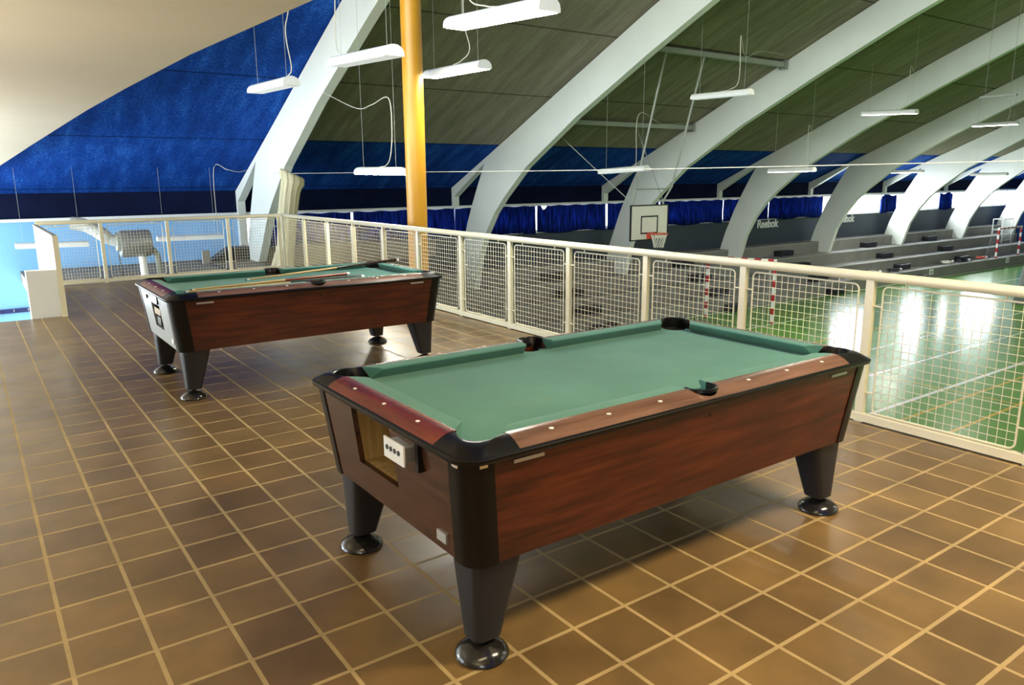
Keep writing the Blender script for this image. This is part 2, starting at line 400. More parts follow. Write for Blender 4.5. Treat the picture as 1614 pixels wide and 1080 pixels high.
CU = [(5.75, 8.36, 'dark blue curtain between the cream net bundle and the yellow column'),
      (8.44, 11.58, 'dark blue curtain passing behind the yellow column'),
      (11.62, 14.57, 'blue curtain just right of the widest white arch'),
      (14.66, 17.52, 'blue curtain with a torn top corner, left of the basketball backboard'),
      (17.62, 20.1, 'blue curtain partly hidden behind the basketball backboard'),
      (20.14, 23.58, 'blue curtain directly right of the basketball backboard'),
      (23.62, 26.4, 'dark blue curtain above the first white wall lettering'),
      (26.45, 30.15, 'dark blue curtain ending at the first strip of bare window'),
      (34.85, 36.15, 'bunched dark curtain beside the first wide bare window'),
      (40.35, 41.75, 'bunched dark curtain beside the farthest bare window')]
for a, b, lb in CU: curtain(a, b, lb)

# ------------------------------------------------------------------ railing
def wire_panel(w, h, nx, nz, r=.0023):
    """mesh panel in local x (0..w) and z (0..h)"""
    m = MB(); c = .035; pts = []
    for cx, cz, a0 in ((w - c, c, -90), (w - c, h - c, 0), (c, h - c, 90), (c, c, 180)):
        for k in range(5):
            a = math.radians(a0 + 90 * k / 4); pts.append((cx + c * math.cos(a), 0, cz + c * math.sin(a)))
    pts.append(pts[0]); m.tube(pts, .0062, 6, False)
    for k in range(1, nx): m.tube([(w * k / nx, .004, .0), (w * k / nx, .004, h)], r, 4)
    for k in range(1, nz): m.tube([(0, -.004, h * k / nz), (w, -.004, h * k / nz)], r, 4)
    for x in (.14, w - .14): m.tube([(x, 0, h), (x, 0, h + .055)], .006, 6)
    for z in (.13, h - .13):
        m.tube([(-.055, 0, z), (0, 0, z)], .006, 6); m.tube([(w, 0, z), (w + .055, 0, z)], .006, 6)
    return m
def railing(name, p0, along, stops, label, ztop=.962, gap_first=False):
    """along: unit vector of the run, stops: post positions along it"""
    ang = math.atan2(along[1], along[0]); t = thing(name, (p0[0], p0[1], 0), label, 'railing', None, ang)
    a, b = stops[0], stops[-1]
    m = MB(); prof = [(.030 * math.cos(q * PI / 6), .030 * math.sin(q * PI / 6)) for q in range(12)]
    m.prism([(y, z * 1.05 + ztop) for y, z in prof], 'x', a - .03, b + .03); m.build('top_rail', M['rail_paint'], t, True)
    MB().box(a - .03, b + .03, -.025, .025, .012, .062).build('bottom_rail', M['rail_paint'], t)
    for s in stops:
        MB().box(s - .026, s + .026, -.02, .02, 0, ztop - .005).build('post', M['rail_paint'], t)
    for s0, s1 in zip(stops, stops[1:]):
        w = (s1 - s0) - .052 - .11; pm = wire_panel(w, .83, 17, 17)
        o = pm.build('mesh_panel', M['rail_paint'], t, True); o.location = (s0 + .026 + .055, 0, .075)
    return t
railing('railing', (XF, YC), (0, -1), [0, 1.0, 2.0, 3.0, 3.99, 4.97, 6.0, 6.98, 7.95, 8.97, 9.97, 10.95, 11.95, 12.95, 13.95, 14.95],
        'long cream steel railing with wire mesh panels running beside both pool tables')
railing('railing', (.80, YC), (1, 0), [0, .84, 1.81, 2.78, 3.66], 'short cream railing with wire mesh across the end behind the far pool table')
# white end board at the stairhead
t = thing('stair_board', (.72, 7.78, 0), 'tall white sheeted board at the stairhead, left end of the short railing', 'board')
MB().box(.0, .035, 0, 2.76, .03, .955).build('sheet', M['white'], t)
MB().box(-.005, .055, -.035, 0, 0, .962).build('edge_post', M['rail_paint'], t)
MB().box(-.008, .045, -.01, 2.78, .955, .968).build('edge_cap', M['galv'], t)
for y in (.55, 1.15, 1.9): MB().box(-.006, 0, y, y + .09, .86, .90).build('clip', M['galv'], t)
struct(MB().box(.41, .715, 7.80, 7.96, 0, .56).build('wall_stub', M['white']), 'low white stub wall at the stairhead')
# hook rail on the blue wall
t = thing('hook_rail', (-.1, YW - .06, -1.18), 'dark blue coat hook rail low on the light blue wall', 'hook rail')
MB().box(0, 1.05, 0, .05, 0, .09).build('board', M['bluerail'], t)
for k in range(4):
    x = .12 + .26 * k; MB().tube(spline([(x, 0, .05), (x, -.05, .03), (x, -.06, .06), (x, -.055, .085)], 4), .008, 6).build('hook', M['galv'], t, True)

# ------------------------------------------------------------------ pool tables
def rrect(hx, hy, r, z, n=6):
    out = []
    for cx, cy, a0 in ((hx - r, hy - r, 0), (-hx + r, hy - r, 90), (-hx + r, -hy + r, 180), (hx - r, -hy + r, 270)):
        for k in range(n + 1):
            a = math.radians(a0 + 90 * k / n); out.append((cx + r * math.cos(a), cy + r * math.sin(a), z))
    return out
ZR = .765                     # rim
A1, B1, A0, B0, ZB, ZTOP = 1.108, .606, 1.062, .562, .368, .748
def pool_table(loc, label, variant):
    t = thing('pool_table', loc, label, 'pool table', 'coin-operated pool tables')
    # black corner posts and panels (tapered body)
    def corner(sx, sy):
        m = MB(); rings = []
        for f in (0, .5, 1):
            a, b, z = A0 + (A1 - A0) * f + .004, B0 + (B1 - B0) * f + .004, ZB - .004 + (ZTOP - ZB) * f
            r = .07; L_ = .105; pts = [(a, b - L_)]
            for k in range(7):
                q = math.radians(90 * k / 6); pts.append((a - r + r * math.cos(q), b - r + r * math.sin(q)))
            pts += [(a - L_, b), (a - L_, b - .04), (a - .04, b - L_)]
            rings.append([(sx * x, sy * y, z) for x, y in pts])
        m.loft(rings); return m.build('corner_post', M['black'], t, True)
    for sx in (-1, 1):
        for sy in (-1, 1):
            p = corner(sx, sy)
            if sx < 0 and sy < 0 and variant == 1:  # chrome plates added to imitate glints on the black corner
                MB().box(-A1 - .007, -A1 - .003, -.565, -.535, .728, .744).build('corner_glint', M['chrome'], p, False, 'small chrome plate added as a glint')
                MB().box(-1.062, -1.032, -B1 - .007, -B1 - .003, .728, .744).build('corner_glint', M['chrome'], p, False, 'small chrome plate added as a glint')
    for sy in (-1, 1):
        m = MB(); L_ = .10
        rings = [[(-(a - L_), sy * b, z), (a - L_, sy * b, z), (a - L_, sy * (b - .025), z), (-(a - L_), sy * (b - .025), z)] for a, b, z in ((A0, B0, ZB), (A1, B1, ZTOP))]
        p = m.loft(rings).build('side_panel', M['mahog_x'], t)
        for x in (-.93, .80):
            f = .93; y = B0 + (B1 - B0) * f + .002; z = ZB + (ZTOP - ZB) * f
            MB().box(x, x + .12, sy * y - .003, sy * y + .003, z - .006, z + .006).build('maker_strip', M['steel'], p, False, 'thin chrome strip')
    # end panels; the left one has the ball return and the coin slide
    def ep(f): return A0 + (A1 - A0) * f, B0 + (B1 - B0) * f - .10, ZB + (ZTOP - ZB) * f
    def atz(z): return ep((z - ZB) / (ZTOP - ZB))
    m = MB(); a0, b0, _ = ep(0); a1, b1, _ = ep(1)
    m.loft([[(a0, -b0, ZB), (a0, b0, ZB), (a0 - .025, b0, ZB), (a0 - .025, -b0, ZB)], [(a1, -b1, ZTOP), (a1, b1, ZTOP), (a1 - .025, b1, ZTOP), (a1 - .025, -b1, ZTOP)]])
    m.build('end_panel', M['mahog_y'], t)
    M['endlam'] = M['mahog_y'] if variant == 1 else M['glarelam']
    if variant == 1: hy0, hy1, hz0, hz1 = -.095, .235, .495, .725
    else: hy0, hy1, hz0, hz1 = -.16, .14, .47, .66
    m = MB(); grid_y = [None, hy0, hy1, None]; zs = [ZB, hz0, hz1, ZTOP]
    vs = []
    for dx in (0, .022):
        for z in zs:
            a, b, _ = atz(z)
            for y in (-b, hy0, hy1, b): vs.append((-(a - dx), y, z))
    fs = []
    for d in (0, 16):
        for r_ in range(3):
            for c_ in range(3):
                if r_ == 1 and c_ == 1: continue
                i = d + r_ * 4 + c_; fs.append((i, i + 1, i + 5, i + 4))
    q = [5, 6, 10, 9]
    for i in range(4): fs.append((q[i], q[(i + 1) % 4], q[(i + 1) % 4] + 16, q[i] + 16))
    m.add(vs, fs); e = m.build('end_panel', M['endlam'], t, False, None if variant == 1 else 'pale grey end panel with daylight glare put into its colour')
    # cavity box behind the opening
    a_, _, _ = atz(hz1); D = .34 if variant == 1 else .05
    m = MB(); xo, xi = -(atz(hz0)[0] - .022), -(atz(hz0)[0] - D)
    x1_ = -(atz(hz1)[0] - .022)
    V = [(xo, hy0, hz0), (xo, hy1, hz0), (x1_, hy1, hz1), (x1_, hy0, hz1), (xi, hy0, hz0), (xi, hy1, hz0), (xi, hy1, hz1), (xi, hy0, hz1)]
    m.add(V, [(4, 5, 6, 7), (0, 4, 7, 3), (1, 2, 6, 5), (0, 1, 5, 4), (3, 7, 6, 2)])
    m.build('ball_return', M['raw'] if variant == 1 else M['dark'], e, False, 'bare plywood ball return opening' if variant == 1 else 'black open coin box recess')
    if variant == 1:
        # coin slide: white plate with four holes on a bracket
        cx = -1.150; pl = MB().box(cx, cx + .006, -.285, -.140, .650, .724).build('coin_plate', M['white_plastic'], e, False, 'white coin slide plate with four holes')
        for k in range(4): MB().lathe([(.009, -.002), (.009, .001)], (cx - .0005, -.166 - .028 * k, .690), 14, 'x').build('coin_hole', M['dark'], e)
        MB().box(cx + .006, -1.09, -.275, -.15, .660, .712).build('coin_slide', M['steel'], e)
        MB().box(-1.118, -1.085, -.325, -.305, .635, .735).build('coin_bracket', M['black'], e)
        MB().box(-1.078, -1.066, -.425, -.365, .408, .442).build('rating_plate', M['steel'], e, False, 'small silver rating plate')
    else:
        MB().box(-1.112, -1.080, -.16, .05, .672, .735).build('coin_plate', M['black'], e, False, 'black coin mechanism plate')
        MB().lathe([(.016, 0), (.016, .012)], (-1.122, .17, .70), 14, 'x').build('lock', M['dark'], e)
        MB().box(-1.086, -1.078, -.11, .09, .575, .625).build('price_card', M['raw'], e, False, 'small yellowed price card')
        MB().box(-1.083, -1.074, -.10, .02, .50, .56).build('reject_cup', M['black'], e)
        MB().box(-1.074, -1.066, -.43, -.37, .408, .442).build('rating_plate', M['steel'], e, False, 'small silver rating plate')
    MB().box(-(A0 - .02), A0 - .02, -(B0 - .02), B0 - .02, ZB + .004, ZB + .03).build('underside', M['dark'], t)
    # black lip all round
    m = MB(); prof = [(-.045, ZTOP - .004), (-.004, ZTOP - .004), (.0, .752), (0, .760), (-.006, ZR), (-.018, ZR + .001), (-.045, ZR)]
    rings = [rrect(1.132 + d, .632 + d, .085 + d, z) for d, z in prof]
    rings.append(rings[0]); m.loft(rings, True, False); m.build('edge_trim', M['black'], t, True)
    # bed cloth with pocket cut-outs
    CX, CY, CR, SR = .988, .492, .066, .056
    def quad_pts():
        pts = []
        for sx, sy in ((1, 1), (-1, 1), (-1, -1), (1, -1)):
            arc = [(CX + CR * math.cos(math.radians(a)), CY + CR * math.sin(math.radians(a))) for a in range(-50, -231, -20)]
            arc = [(sx * (2 * 0 + x), sy * y) for x, y in arc]
            if sx * sy < 0: arc = arc[::-1]
            pts += arc
            if (sx, sy) in ((1, 1), (-1, -1)):
                s_ = sy; pts += [(s_ * SR * math.cos(math.radians(a)), s_ * (.556 - SR * math.sin(math.radians(a)))) for a in range(0, 181, 20)]
        return pts
    MB().prism(quad_pts(), 'z', .72, .745).build('bed_cloth', M['felt'], t)
    # pockets: black inner cups
    for sx, sy in ((1, 1), (-1, 1), (-1, -1), (1, -1), (0, 1), (0, -1)):
        c = (sx * CX, sy * CY, 0) if sx else (0, sy * .547, 0)
        m = MB(); r = CR - .001 if sx else .038
        prof = [(r if sx else .064, .738), (r, .71), (r, .64), (r * .8, .62), (.002, .62)]
        m.lathe([(q, z) for q, z in prof], c, 20); m.v = m.v
        o = MB(); o.v = m.v; o.f = m.f[:-2]; o.build('pocket', M['dark'], t, True)
    # corner castings
    def casting(sx, sy):
        rows = []; n = 14
        th = [math.radians(-38 + 166 * k / n) for k in range(n + 1)]
        inner = [(CX + CR * math.cos(a), CY + CR * math.sin(a)) for a in th]
        inner = [(1.030, .40)] + inner + [(.905, .534)]
        out = [(1.122, .430)]
        for k in range(n + 1):
            q = math.radians(90 * k / n); out.append((1.122 - .08 + .08 * math.cos(q), .622 - .08 + .08 * math.sin(q)))
        out += [(.918, .622)]
        for s_ in (0, .25, .5, .75, .93, 1.0):
            z = ZR + .030 * math.sin(min(s_ / .93, 1) * PI / 2) - (.004 if s_ == 1 else 0)
            rows.append([(sx * (o_[0] + (i_[0] - o_[0]) * s_), sy * (o_[1] + (i_[1] - o_[1]) * s_), z) for o_, i_ in zip(out, inner)])
        rows.append([(sx * i_[0], sy * i_[1], .70) for i_ in inner])
        m = MB(); m.loft(rows, False, False); return m.build('corner_casting', M['black'], t, True)
    for sx in (-1, 1):
        for sy in (-1, 1): casting(sx, sy)
    # wooden rails
    def zrail(s_): return ZR + .031 * math.sin(min(1, s_ * 1.15) * PI / 2)
    for sy in (-1, 1):
        xs_ = [-.945 + .03 * k for k in range(64)]; xs_ = sorted(set([round(x, 4) for x in xs_ if abs(x) <= .915] + [.915, -.915,   .0656, -.0656, .0654, -.0654, .06, -.06, .05, -.05, .035, -.035, .015, -.015]))
        rows = []
        for x in xs_:
            yi = .534
            if abs(x) < .0655: yi = .552 + math.sqrt(max(0, .0655 ** 2 - x * x)) * .86
            e_ = max(0, abs(x) - .915) / .03 * (.532 - .532)
            row = []
            for s_ in (0, .2, .4, .6, .8, 1.0):
                y = .620 + (yi - .620) * s_; s0 = (.620 - y) / (.620 - .534); row.append((x, sy * y, zrail(s0)))
            row.append((x, sy * yi, .73 if abs(x) < .90 else .79)); rows.append(row)
        w = MB().loft(rows, False, False).build('rail', M['rail_x'], t, True)
        for k in (-3, -2, -1, 1, 2, 3):
            MB().lathe([(.0085, -.002), (.0085, .0012), (.004, .0016)], (.253 * k, sy * .578, zrail(.50) + .0005), 12).build('sight', M['white_plastic'], w)
        # side pocket liner
        path = [(1, 0, .526)] + [(math.cos(math.radians(18 * k)), math.sin(math.radians(18 * k)), .552) for k in range(11)] + [(-1, 0, .526)]
        rows = []
        for cx_, sx_, y0 in path:
            rows.append([(R_ * cx_, sy * (y0 + R_ * .86 * sx_), z) for R_, z in ((.057, .69), (.057, .796), (.061, .8005), (.069, .799), (.071, .788))])
        MB().loft(rows, False, False).build('pocket_liner', M['black'], t, True)
    for sx in (-1, 1):
        rows = []
        for k in range(13):
            y = -.428 + .856 * k / 12; row = []
            for s_ in (0, .2, .4, .6, .8, 1.0):
                row.append((sx * (1.120 + (1.030 - 1.120) * s_), y, zrail(s_)))
            row.append((sx * 1.030, y, .73 if abs(y) < .39 else .79)); rows.append(row)
        w = MB().loft(rows, False, False).build('rail', M['rail_y'], t, True)
        for k in (-1, 0, 1):
            MB().lathe([(.0085, -.002), (.0085, .0012), (.004, .0016)], (sx * 1.074, .253 * k, zrail(.5) + .0005), 12).build('sight', M['white_plastic'], w)
    # cushions
    def cushion(P):                                     # P(u, y_off) maps run fraction and depth to a point
        rows = []
        for u in [k / 16 for k in range(17)]: rows.append([P(u, d, z) for d, z in ((0, .796), (.025, .797), (.055, .796), (.066, .793), (.067, .788), (.056, .774), (.030, .745))])
        m = MB(); m.loft(rows, False, False)
        n = 7
        m.f.append(tuple(range(n))); m.f.append(tuple(16 * n + i for i in range(n)))
        return m.build('cushion', M['felt'], t, True)
    for sy in (-1, 1):
        for sx in (-1, 1):
            def P(u, d, z, sx=sx, sy=sy):
                f = d / .067; xa = .062 + .022 * f; xb = .918 - .062 * f
                return (sx * (xa + (xb - xa) * u), sy * (.534 - d), z)
            cushion(P)
    for sx in (-1, 1):
        def P(u, d, z, sx=sx):
            f = d / .067; yb = .418 - .062 * f
            return (sx * (1.030 - d), -yb + 2 * yb * u, z)
        cushion(P)
    # legs
    for sx in (-1, 1):
        for sy in (-1, 1):
            m = MB(); rings = []
            for f in (0, .5, 1):
                z = .075 + (ZB + .002 - .075) * f; ox, oy = 1.030 + .012 * f, .530 + .012 * f      # outer faces
                wx, wy = .108 + .094 * f, .100 + .060 * f
                cx, cy = ox - wx / 2, oy - wy / 2
                rings.append([(sx * cx + p[0], sy * cy + p[1], z) for p in rrect(wx / 2, wy / 2, .028, 0, 4)])
            l_ = m.loft(rings).build('leg', M['legblk'], t, True)
            MB().lathe([(.088, .0), (.094, .008), (.090, .020), (.070, .038), (.040, .052), (.024, .058), (.022, .09)], (sx * .982, sy * .484, 0), 28).build('foot', M['footblk'], l_, True)
    return t
pool_table((2.132, -.195, 0), 'large pool table in the foreground with empty green cloth and an open ball return', 1)
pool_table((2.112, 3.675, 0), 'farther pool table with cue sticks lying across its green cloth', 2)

# cues (lie on the far table)
def cue(tip, butt, label, butt_mat='cuebutt'):
    tip, butt = Vector(tip), Vector(butt); d = butt - tip; Ln = d.length
    t = thing('cue_stick', tip, label, 'cue stick', 'cue sticks on the far pool table')
    t.rotation_euler = d.to_track_quat('X', 'Z').to_euler()
    prof = lambda a, b, ra, rb: MB().lathe([(ra, a), (rb, b)], (0, 0, 0), 12, 'x')
    prof(0, .012, .0062, .0062).build('tip', M['bluerail'], t, True); prof(.012, .035, .0064, .0066).build('ferrule', M['white_plastic'], t, True)
    prof(.035, Ln * .56, .0066, .0105).build('shaft', M['cueshaft'], t, True)
    prof(Ln * .56, Ln - .03, .0107, .0145).build('butt', M[butt_mat], t, True)
    MB().lathe([(.0147, Ln - .03), (.0147, Ln - .012), (.010, Ln)], (0, 0, 0), 12, 'x').build('bumper', M['white_plastic'], t, True)
    return t
o2 = Vector((2.112, 3.675, 0))
cue(o2 + Vector((-.915, -.165, .752)), o2 + Vector((.56, -.205, .760)), 'cue stick nearest the near rail of the far pool table, butt pointing right')
cue(o2 + Vector((-.845, -.075, .752)), o2 + Vector((.54, .06, .760)), 'cue stick lying second from the near rail, almost against the first', 'cuered')
cue(o2 + Vector((-.32, .265, .752)), o2 + Vector((1.20, .385, .815)), 'cue stick along the back of the cloth with its butt over the far end rail')

# ------------------------------------------------------------------ yellow column
t = thing('column', (4.98, 6.72, ZC), 'round yellow column rising behind the long railing', 'column')
t['kind'] = 'thing'
MB().lathe([(.137, 0), (.137, roof_z(6.86) - ZC - .05)], (0, 0, 0), 32).build('shaft', M['yellow'], t, True)
MB().lathe([(.20, 0), (.20, .03), (.137, .05)], (0, 0, 0), 32).build('base_plate', M['yellow'], t, True)

# ------------------------------------------------------------------ strip lamps
def strip_lamp(p0, p1, label, lit=True, cable=None, wires=True):
    """p0 far end, p1 near end of the underside; profile: flat bottom, rounded top"""
    p0, p1 = Vector(p0), Vector(p1); c = (p0 + p1) / 2; d = p1 - p0; Ln = d.length
    t = thing('strip_lamp', c, label, 'strip lamp', 'white strip lamps hanging from the roof')
    t.rotation_euler = (0, 0, math.atan2(d.y, d.x))
    tilt = math.asin(d.z / Ln)
    h = Ln / 2; prof = [(-.105, .0), (-.105, .028)] + [(-.105 * math.cos(q * PI / 8), .028 + .082 * math.sin(q * PI / 8)) for q in range(1, 8)] + [(.105, .028), (.105, 0)]
    T = math.tan(tilt)
    m = MB(); m.loft([[(x, y, z + x * T) for y, z in prof] for x in (-h, h)]); m.build('housing', M['lampw'], t, True)
    m = MB(); m.loft([[(x, y, z + x * T) for y, z in ((-.092, -.004), (.092, -.004), (.092, .004), (-.092, .004))] for x in (-h + .03, h - .03)])
    m.build('diffuser', M['lit'] if lit else M['unlit'], t)
    if wires:
        for s in (-h * .78, h * .78):
            w = c + d.normalized() * s; top = roof_z(w.y); z0 = w.z + .10
            MB().tube([(s, 0, .10 + s * T), (s, 0, top - c.z)], .0022, 5).build('suspension_wire', M['pipe'], t)
    if cable:
        R = Matrix.Rotation(-t.rotation_euler.z, 3, 'Z')
        MB().tube([R @ (Vector(p) - c) for p in spline(cable, 8)], .0065, 6).build('power_cable', M['wire'], t, True)
    return t
strip_lamp((3.71, 3.60, 2.90), (3.71, 2.20, 2.82), 'brightest strip lamp, largest one at the top right of the yellow column', True, [(3.71, 2.9, 2.97), (3.70, 3.05, 3.0), (3.72, 3.35, 3.12), (3.68, 3.42, 3.5), (3.75, 3.5, 4.3), (3.7, 3.6, 6.9)])
strip_lamp((3.47, 5.69, 2.80), (3.47, 4.29, 2.74), 'strip lamp whose right end touches the upper yellow column', False, [(3.47, 5.5, 2.9), (3.45, 5.62, 3.05), (3.47, 5.6, 4.0), (3.5, 5.7, 6.0)])
strip_lamp((5.42, 7.06, 2.95), (5.42, 5.66, 2.92), 'strip lamp just right of the yellow column, under the brightest one', True, [(5.42, 6.4, 3.05), (5.42, 6.2, 3.08), (5.42, 6.0, 3.2), (5.40, 6.1, 3.6), (5.42, 6.1, 4.6), (5.45, 6.05, 5.95)])
strip_lamp((3.31, 8.07, 2.72), (3.31, 6.67, 2.69), 'strip lamp against the blue roof, left of the first arch', False, [(3.31, 6.8, 2.8), (3.34, 6.72, 2.9), (3.28, 6.68, 3.3), (3.33, 6.62, 3.8), (3.3, 6.6, 5.7)])
strip_lamp((5.1, 8.78, 1.66), (5.1, 7.38, 1.64), 'low strip lamp before dark blue roof, half hidden by the yellow column', True, [(5.1, 8.05, 1.76), (5.1, 7.85, 1.78), (5.1, 7.70, 1.9), (5.12, 7.66, 2.25), (5.1, 7.69, 2.72), (5.1, 8.26, 2.67), (5.25, 9.16, 2.70), (5.42, 11.0, 3.14)])
strip_lamp((12.32, 8.36, 3.12), (12.32, 6.96, 3.10), 'strip lamp below the upper hanging beam, crossing the backboard poles', False, [(12.32, 7.7, 3.22), (12.32, 7.45, 3.24), (12.32, 7.25, 3.4), (12.32, 7.26, 4.19), (13.3, 7.9, 3.98), (14.8, 8.66, 4.30), (17.4, 9.84, 4.58)])
strip_lamp((11.56, 10.26, 1.66), (11.56, 8.86, 1.72), 'low strip lamp above and left of the basketball backboard', False, [(11.56, 9.5, 1.80), (11.56, 9.2, 1.84), (11.56, 9.14, 2.86), (14.0, 10.78, 2.84), (17.4, 12.89, 3.12)])
strip_lamp((19.29, 8.77, 3.12), (19.29, 7.37, 3.07), 'strip lamp in front of the fourth arch, upper of two', True, [(19.29, 7.9, 3.2), (19.29, 7.63, 3.4), (19.29, 7.63, 4.19), (21, 8.4, 4.2), (23.25, 9.36, 4.65)])
strip_lamp((18.42, 10.88, 1.69), (18.42, 9.48, 1.71), 'low lit strip lamp on the fourth arch above the first wall lettering', True, [(18.42, 9.9, 1.8), (18.42, 9.74, 2.0), (18.42, 9.74, 2.87), (20.5, 11, 2.86), (23.25, 12.62, 3.19)])
strip_lamp((28.31, 10.07, 3.19), (28.31, 8.67, 3.19), 'upper strip lamp in the far right bay, below the dark unlit one', True, [(28.31, 9.0, 3.3), (28.31, 8.95, 3.6), (28.31, 9.0, 4.0)])
strip_lamp((30.75, 14.19, 1.68), (30.75, 12.79, 1.69), 'small low strip lamp on the fifth arch', True)
strip_lamp((34.53, 12.69, 1.55), (34.53, 11.29, 1.57), 'farthest dim strip lamp on the sixth arch at the right', False)
strip_lamp((26.11, 9.16, 5.67), (26.11, 7.76, 5.60), 'strip lamp with grid louvre at the top right corner', False)
strip_lamp((13.1, 6.2, 5.02), (13.1, 4.9, 4.99), 'strip lamp cut off by the top edge between the second and third arches', True)
strip_lamp((.68, 15.5, .27), (1.97, 15.5, .25), 'low strip lamp before the light blue wall, behind the white stair board', False)
strip_lamp((3.30, 15.5, .28), (4.68, 15.5, .27), 'low strip lamp before the light blue wall, right of the grey blower', False, [(4.62, 15.5, .36), (4.6, 15.5, .6), (4.63, 15.5, 1.84), (4.76, 14.9, 1.80), (5.1, 15.3, 1.76), (5.42, 15.6, 1.80)])
t = thing('dark_lamp', (20.2, 6.0, 3.40), 'slim unlit dark strip lamp high on the fifth arch at the right', 'strip lamp')
MB().box(-.04, .04, -.45, .35, -.02, .03).build('housing', M['pipe'], t)
for y in (-.3, .25): MB().tube([(0, y, .03), (0, y, roof_z(6.0 + y) - 3.4)], .004, 5).build('suspension_wire', M['pipe'], t)

# the long thin wire for the sliding net, beside the railing
tag(MB().tube(spline([(5.3, 13.6, 1.705), (5.3, 8, 1.682), (5.3, 2.4, 1.662), (5.3, -6, 1.70)], 6), .0042, 5).build('net_wire', M['wire']), 'thin pale wire stretched level across the hall just outside the long railing', 'wire')

# ------------------------------------------------------------------ bunched cream net
def net_bundle():
    m = MB(); rings = []
    zs = [(-.30, 5.00, .24, .20), (-.1, 5.02, .21, .17), (.3, 5.12, .17, .14), (.9, 5.20, .185, .14), (1.3, 5.27, .19, .14), (1.50, 5.32, .19, .14), (1.54, 5.33, .225, .17), (1.66, 5.33, .235, .17), (1.71, 5.33, .20, .14), (1.66, 5.33, .08, .06)]
    for z, x, rx, ry in zs:
        ring = []
        for k in range(72):
            a = 2 * PI * k / 72; q = 1 + .05 * math.sin(11 * a + z * 1.5) + .04 * math.sin(23 * a - 2 * z)
            ring.append((x + rx * q * math.cos(a), 12.5 + ry * q * math.sin(a), z - (.09 * math.cos(a + .2) if z > 1.45 else 0)))
        rings.append(ring)
    o = m.loft(rings).build('net_bundle', M['net'], None, 'all')
    return tag(o, 'bunched cream net hanging at the corner behind the railing beside the first arch', 'net')
net_bundle()

# ------------------------------------------------------------------ blower with duct on the landing
t = thing('blower', (2.45, 13.0, -.30), 'grey drum-shaped blower with white duct standing behind the short railing', 'blower')
m = MB(); m.lathe([(.06, -.26), (.235, -.26), (.25, -.20), (.25, .20), (.235, .26), (.06, .26)], (0, 0, .74), 28, 'x'); m.build('drum', M['galv'], t, True)
MB().lathe([(.17, -.30), (.17, -.24)], (-.02, 0, .78), 24, 'x').build('flange', M['pipe'], t, True)
MB().tube(spline([(-.26, 0, .78), (-.42, .03, .84), (-.58, .08, .98), (-.78, .14, 1.10), (-.98, .2, 1.14)], 5), [.10] * 6 + [.12] * 15, 16).build('duct', M['duct'], t, True)
MB().tube([(.10, 0, .52), (.11, -.02, .02)], .07, 14).build('outlet_pipe', M['white'], t, True)
MB().tube(spline([(.28, 0, .62), (.36, .03, .5), (.38, .05, .25), (.38, .05, .0)], 5), .055, 12).build('hose', M['pipe'], t, True)
MB().tube([(-.30, -.05, .56), (-.27, -.05, 0)], .012, 6).build('stand_rod', M['dark'], t)
MB().box(-.3, .42, -.25, .25, 0, .02).build('base_plate', M['pipe'], t)
# dark folded mat and small box on the landing
m = MB(); m.loft([[(x, y, z) for x, z in ((4.35 + .0, -.30), (5.40, -.30), (5.40, h1), (4.95, h1 - .02), (4.6, -.22))] for y, h1 in ((15.9, .02), (16.3, .03))])
tag(m.build('folded_mat', M['blockblk']), 'low black folded mat on the landing at the foot of the first arch', 'mat')
tag(MB().box(3.10, 3.22, YC - .085, YC - .03, .20, .42).build('switch_box', M['galv']), 'small grey box fixed to the short railing behind the far table', 'box')

# ------------------------------------------------------------------ black step blocks in the terrace aisles
def block(x1, k, label):
    y = YT[k]; z = ZC if k == 0 else ZT[k - 1]
    m = MB(); m.box(x1 - .85, x1, y - .33, y - .015, z, z + .19); m.box(x1 - .86, x1 + .01, y - .34, y - .01, z + .19, z + .215)
    tag(m.build('step_block', M['blockblk']), label, 'step block', 'black step blocks in the terrace aisles')
tn = ['on the court floor', 'on the lowest terrace', 'on the second terrace', 'on the third terrace']
aisles = [(15.1, 'aisle behind the basketball hoop'), (21.0, 'aisle left of the first wall lettering'), (26.9, 'aisle below the first wall lettering'), (33.1, 'aisle below the second wall lettering'), (38.55, 'farthest aisle between bright arches')]
for ax, an in aisles:
    for k in range(4):
        if ax == 38.55 and k == 0: continue
        block(ax, k, 'black step block %s, %s' % (tn[k], an))

# ------------------------------------------------------------------ wall lettering
def lettering(x, label):
    cu = bpy.data.curves.new('wall_lettering', 'FONT'); cu.body = 'Reebok'; cu.size = .46; cu.extrude = .012; cu.offset = .010; cu.space_character = .96
    o = bpy.data.objects.new('tmp', cu); col.objects.link(o)
    dg = bpy.context.evaluated_depsgraph_get(); me = bpy.data.meshes.new_from_object(o.evaluated_get(dg)); bpy.data.objects.remove(o)
    w = max(v.co.x for v in me.vertices); s = 1.40 / w
    for v in me.vertices: v.co = Vector((v.co.x * s, -v.co.z, v.co.y * 1.02))
    me.materials.append(M['sign']); o = bpy.data.objects.new('wall_lettering', me); col.objects.link(o); o.location = (x, YW - .014, -.45)
    tag(o, label, 'lettering', 'white lettering on the dark wall')
lettering(25.80, 'white lettering on the dark wall, fully readable, right of the fourth arch')
lettering(31.42, 'white lettering on the dark wall, first letters hidden by the fifth arch')

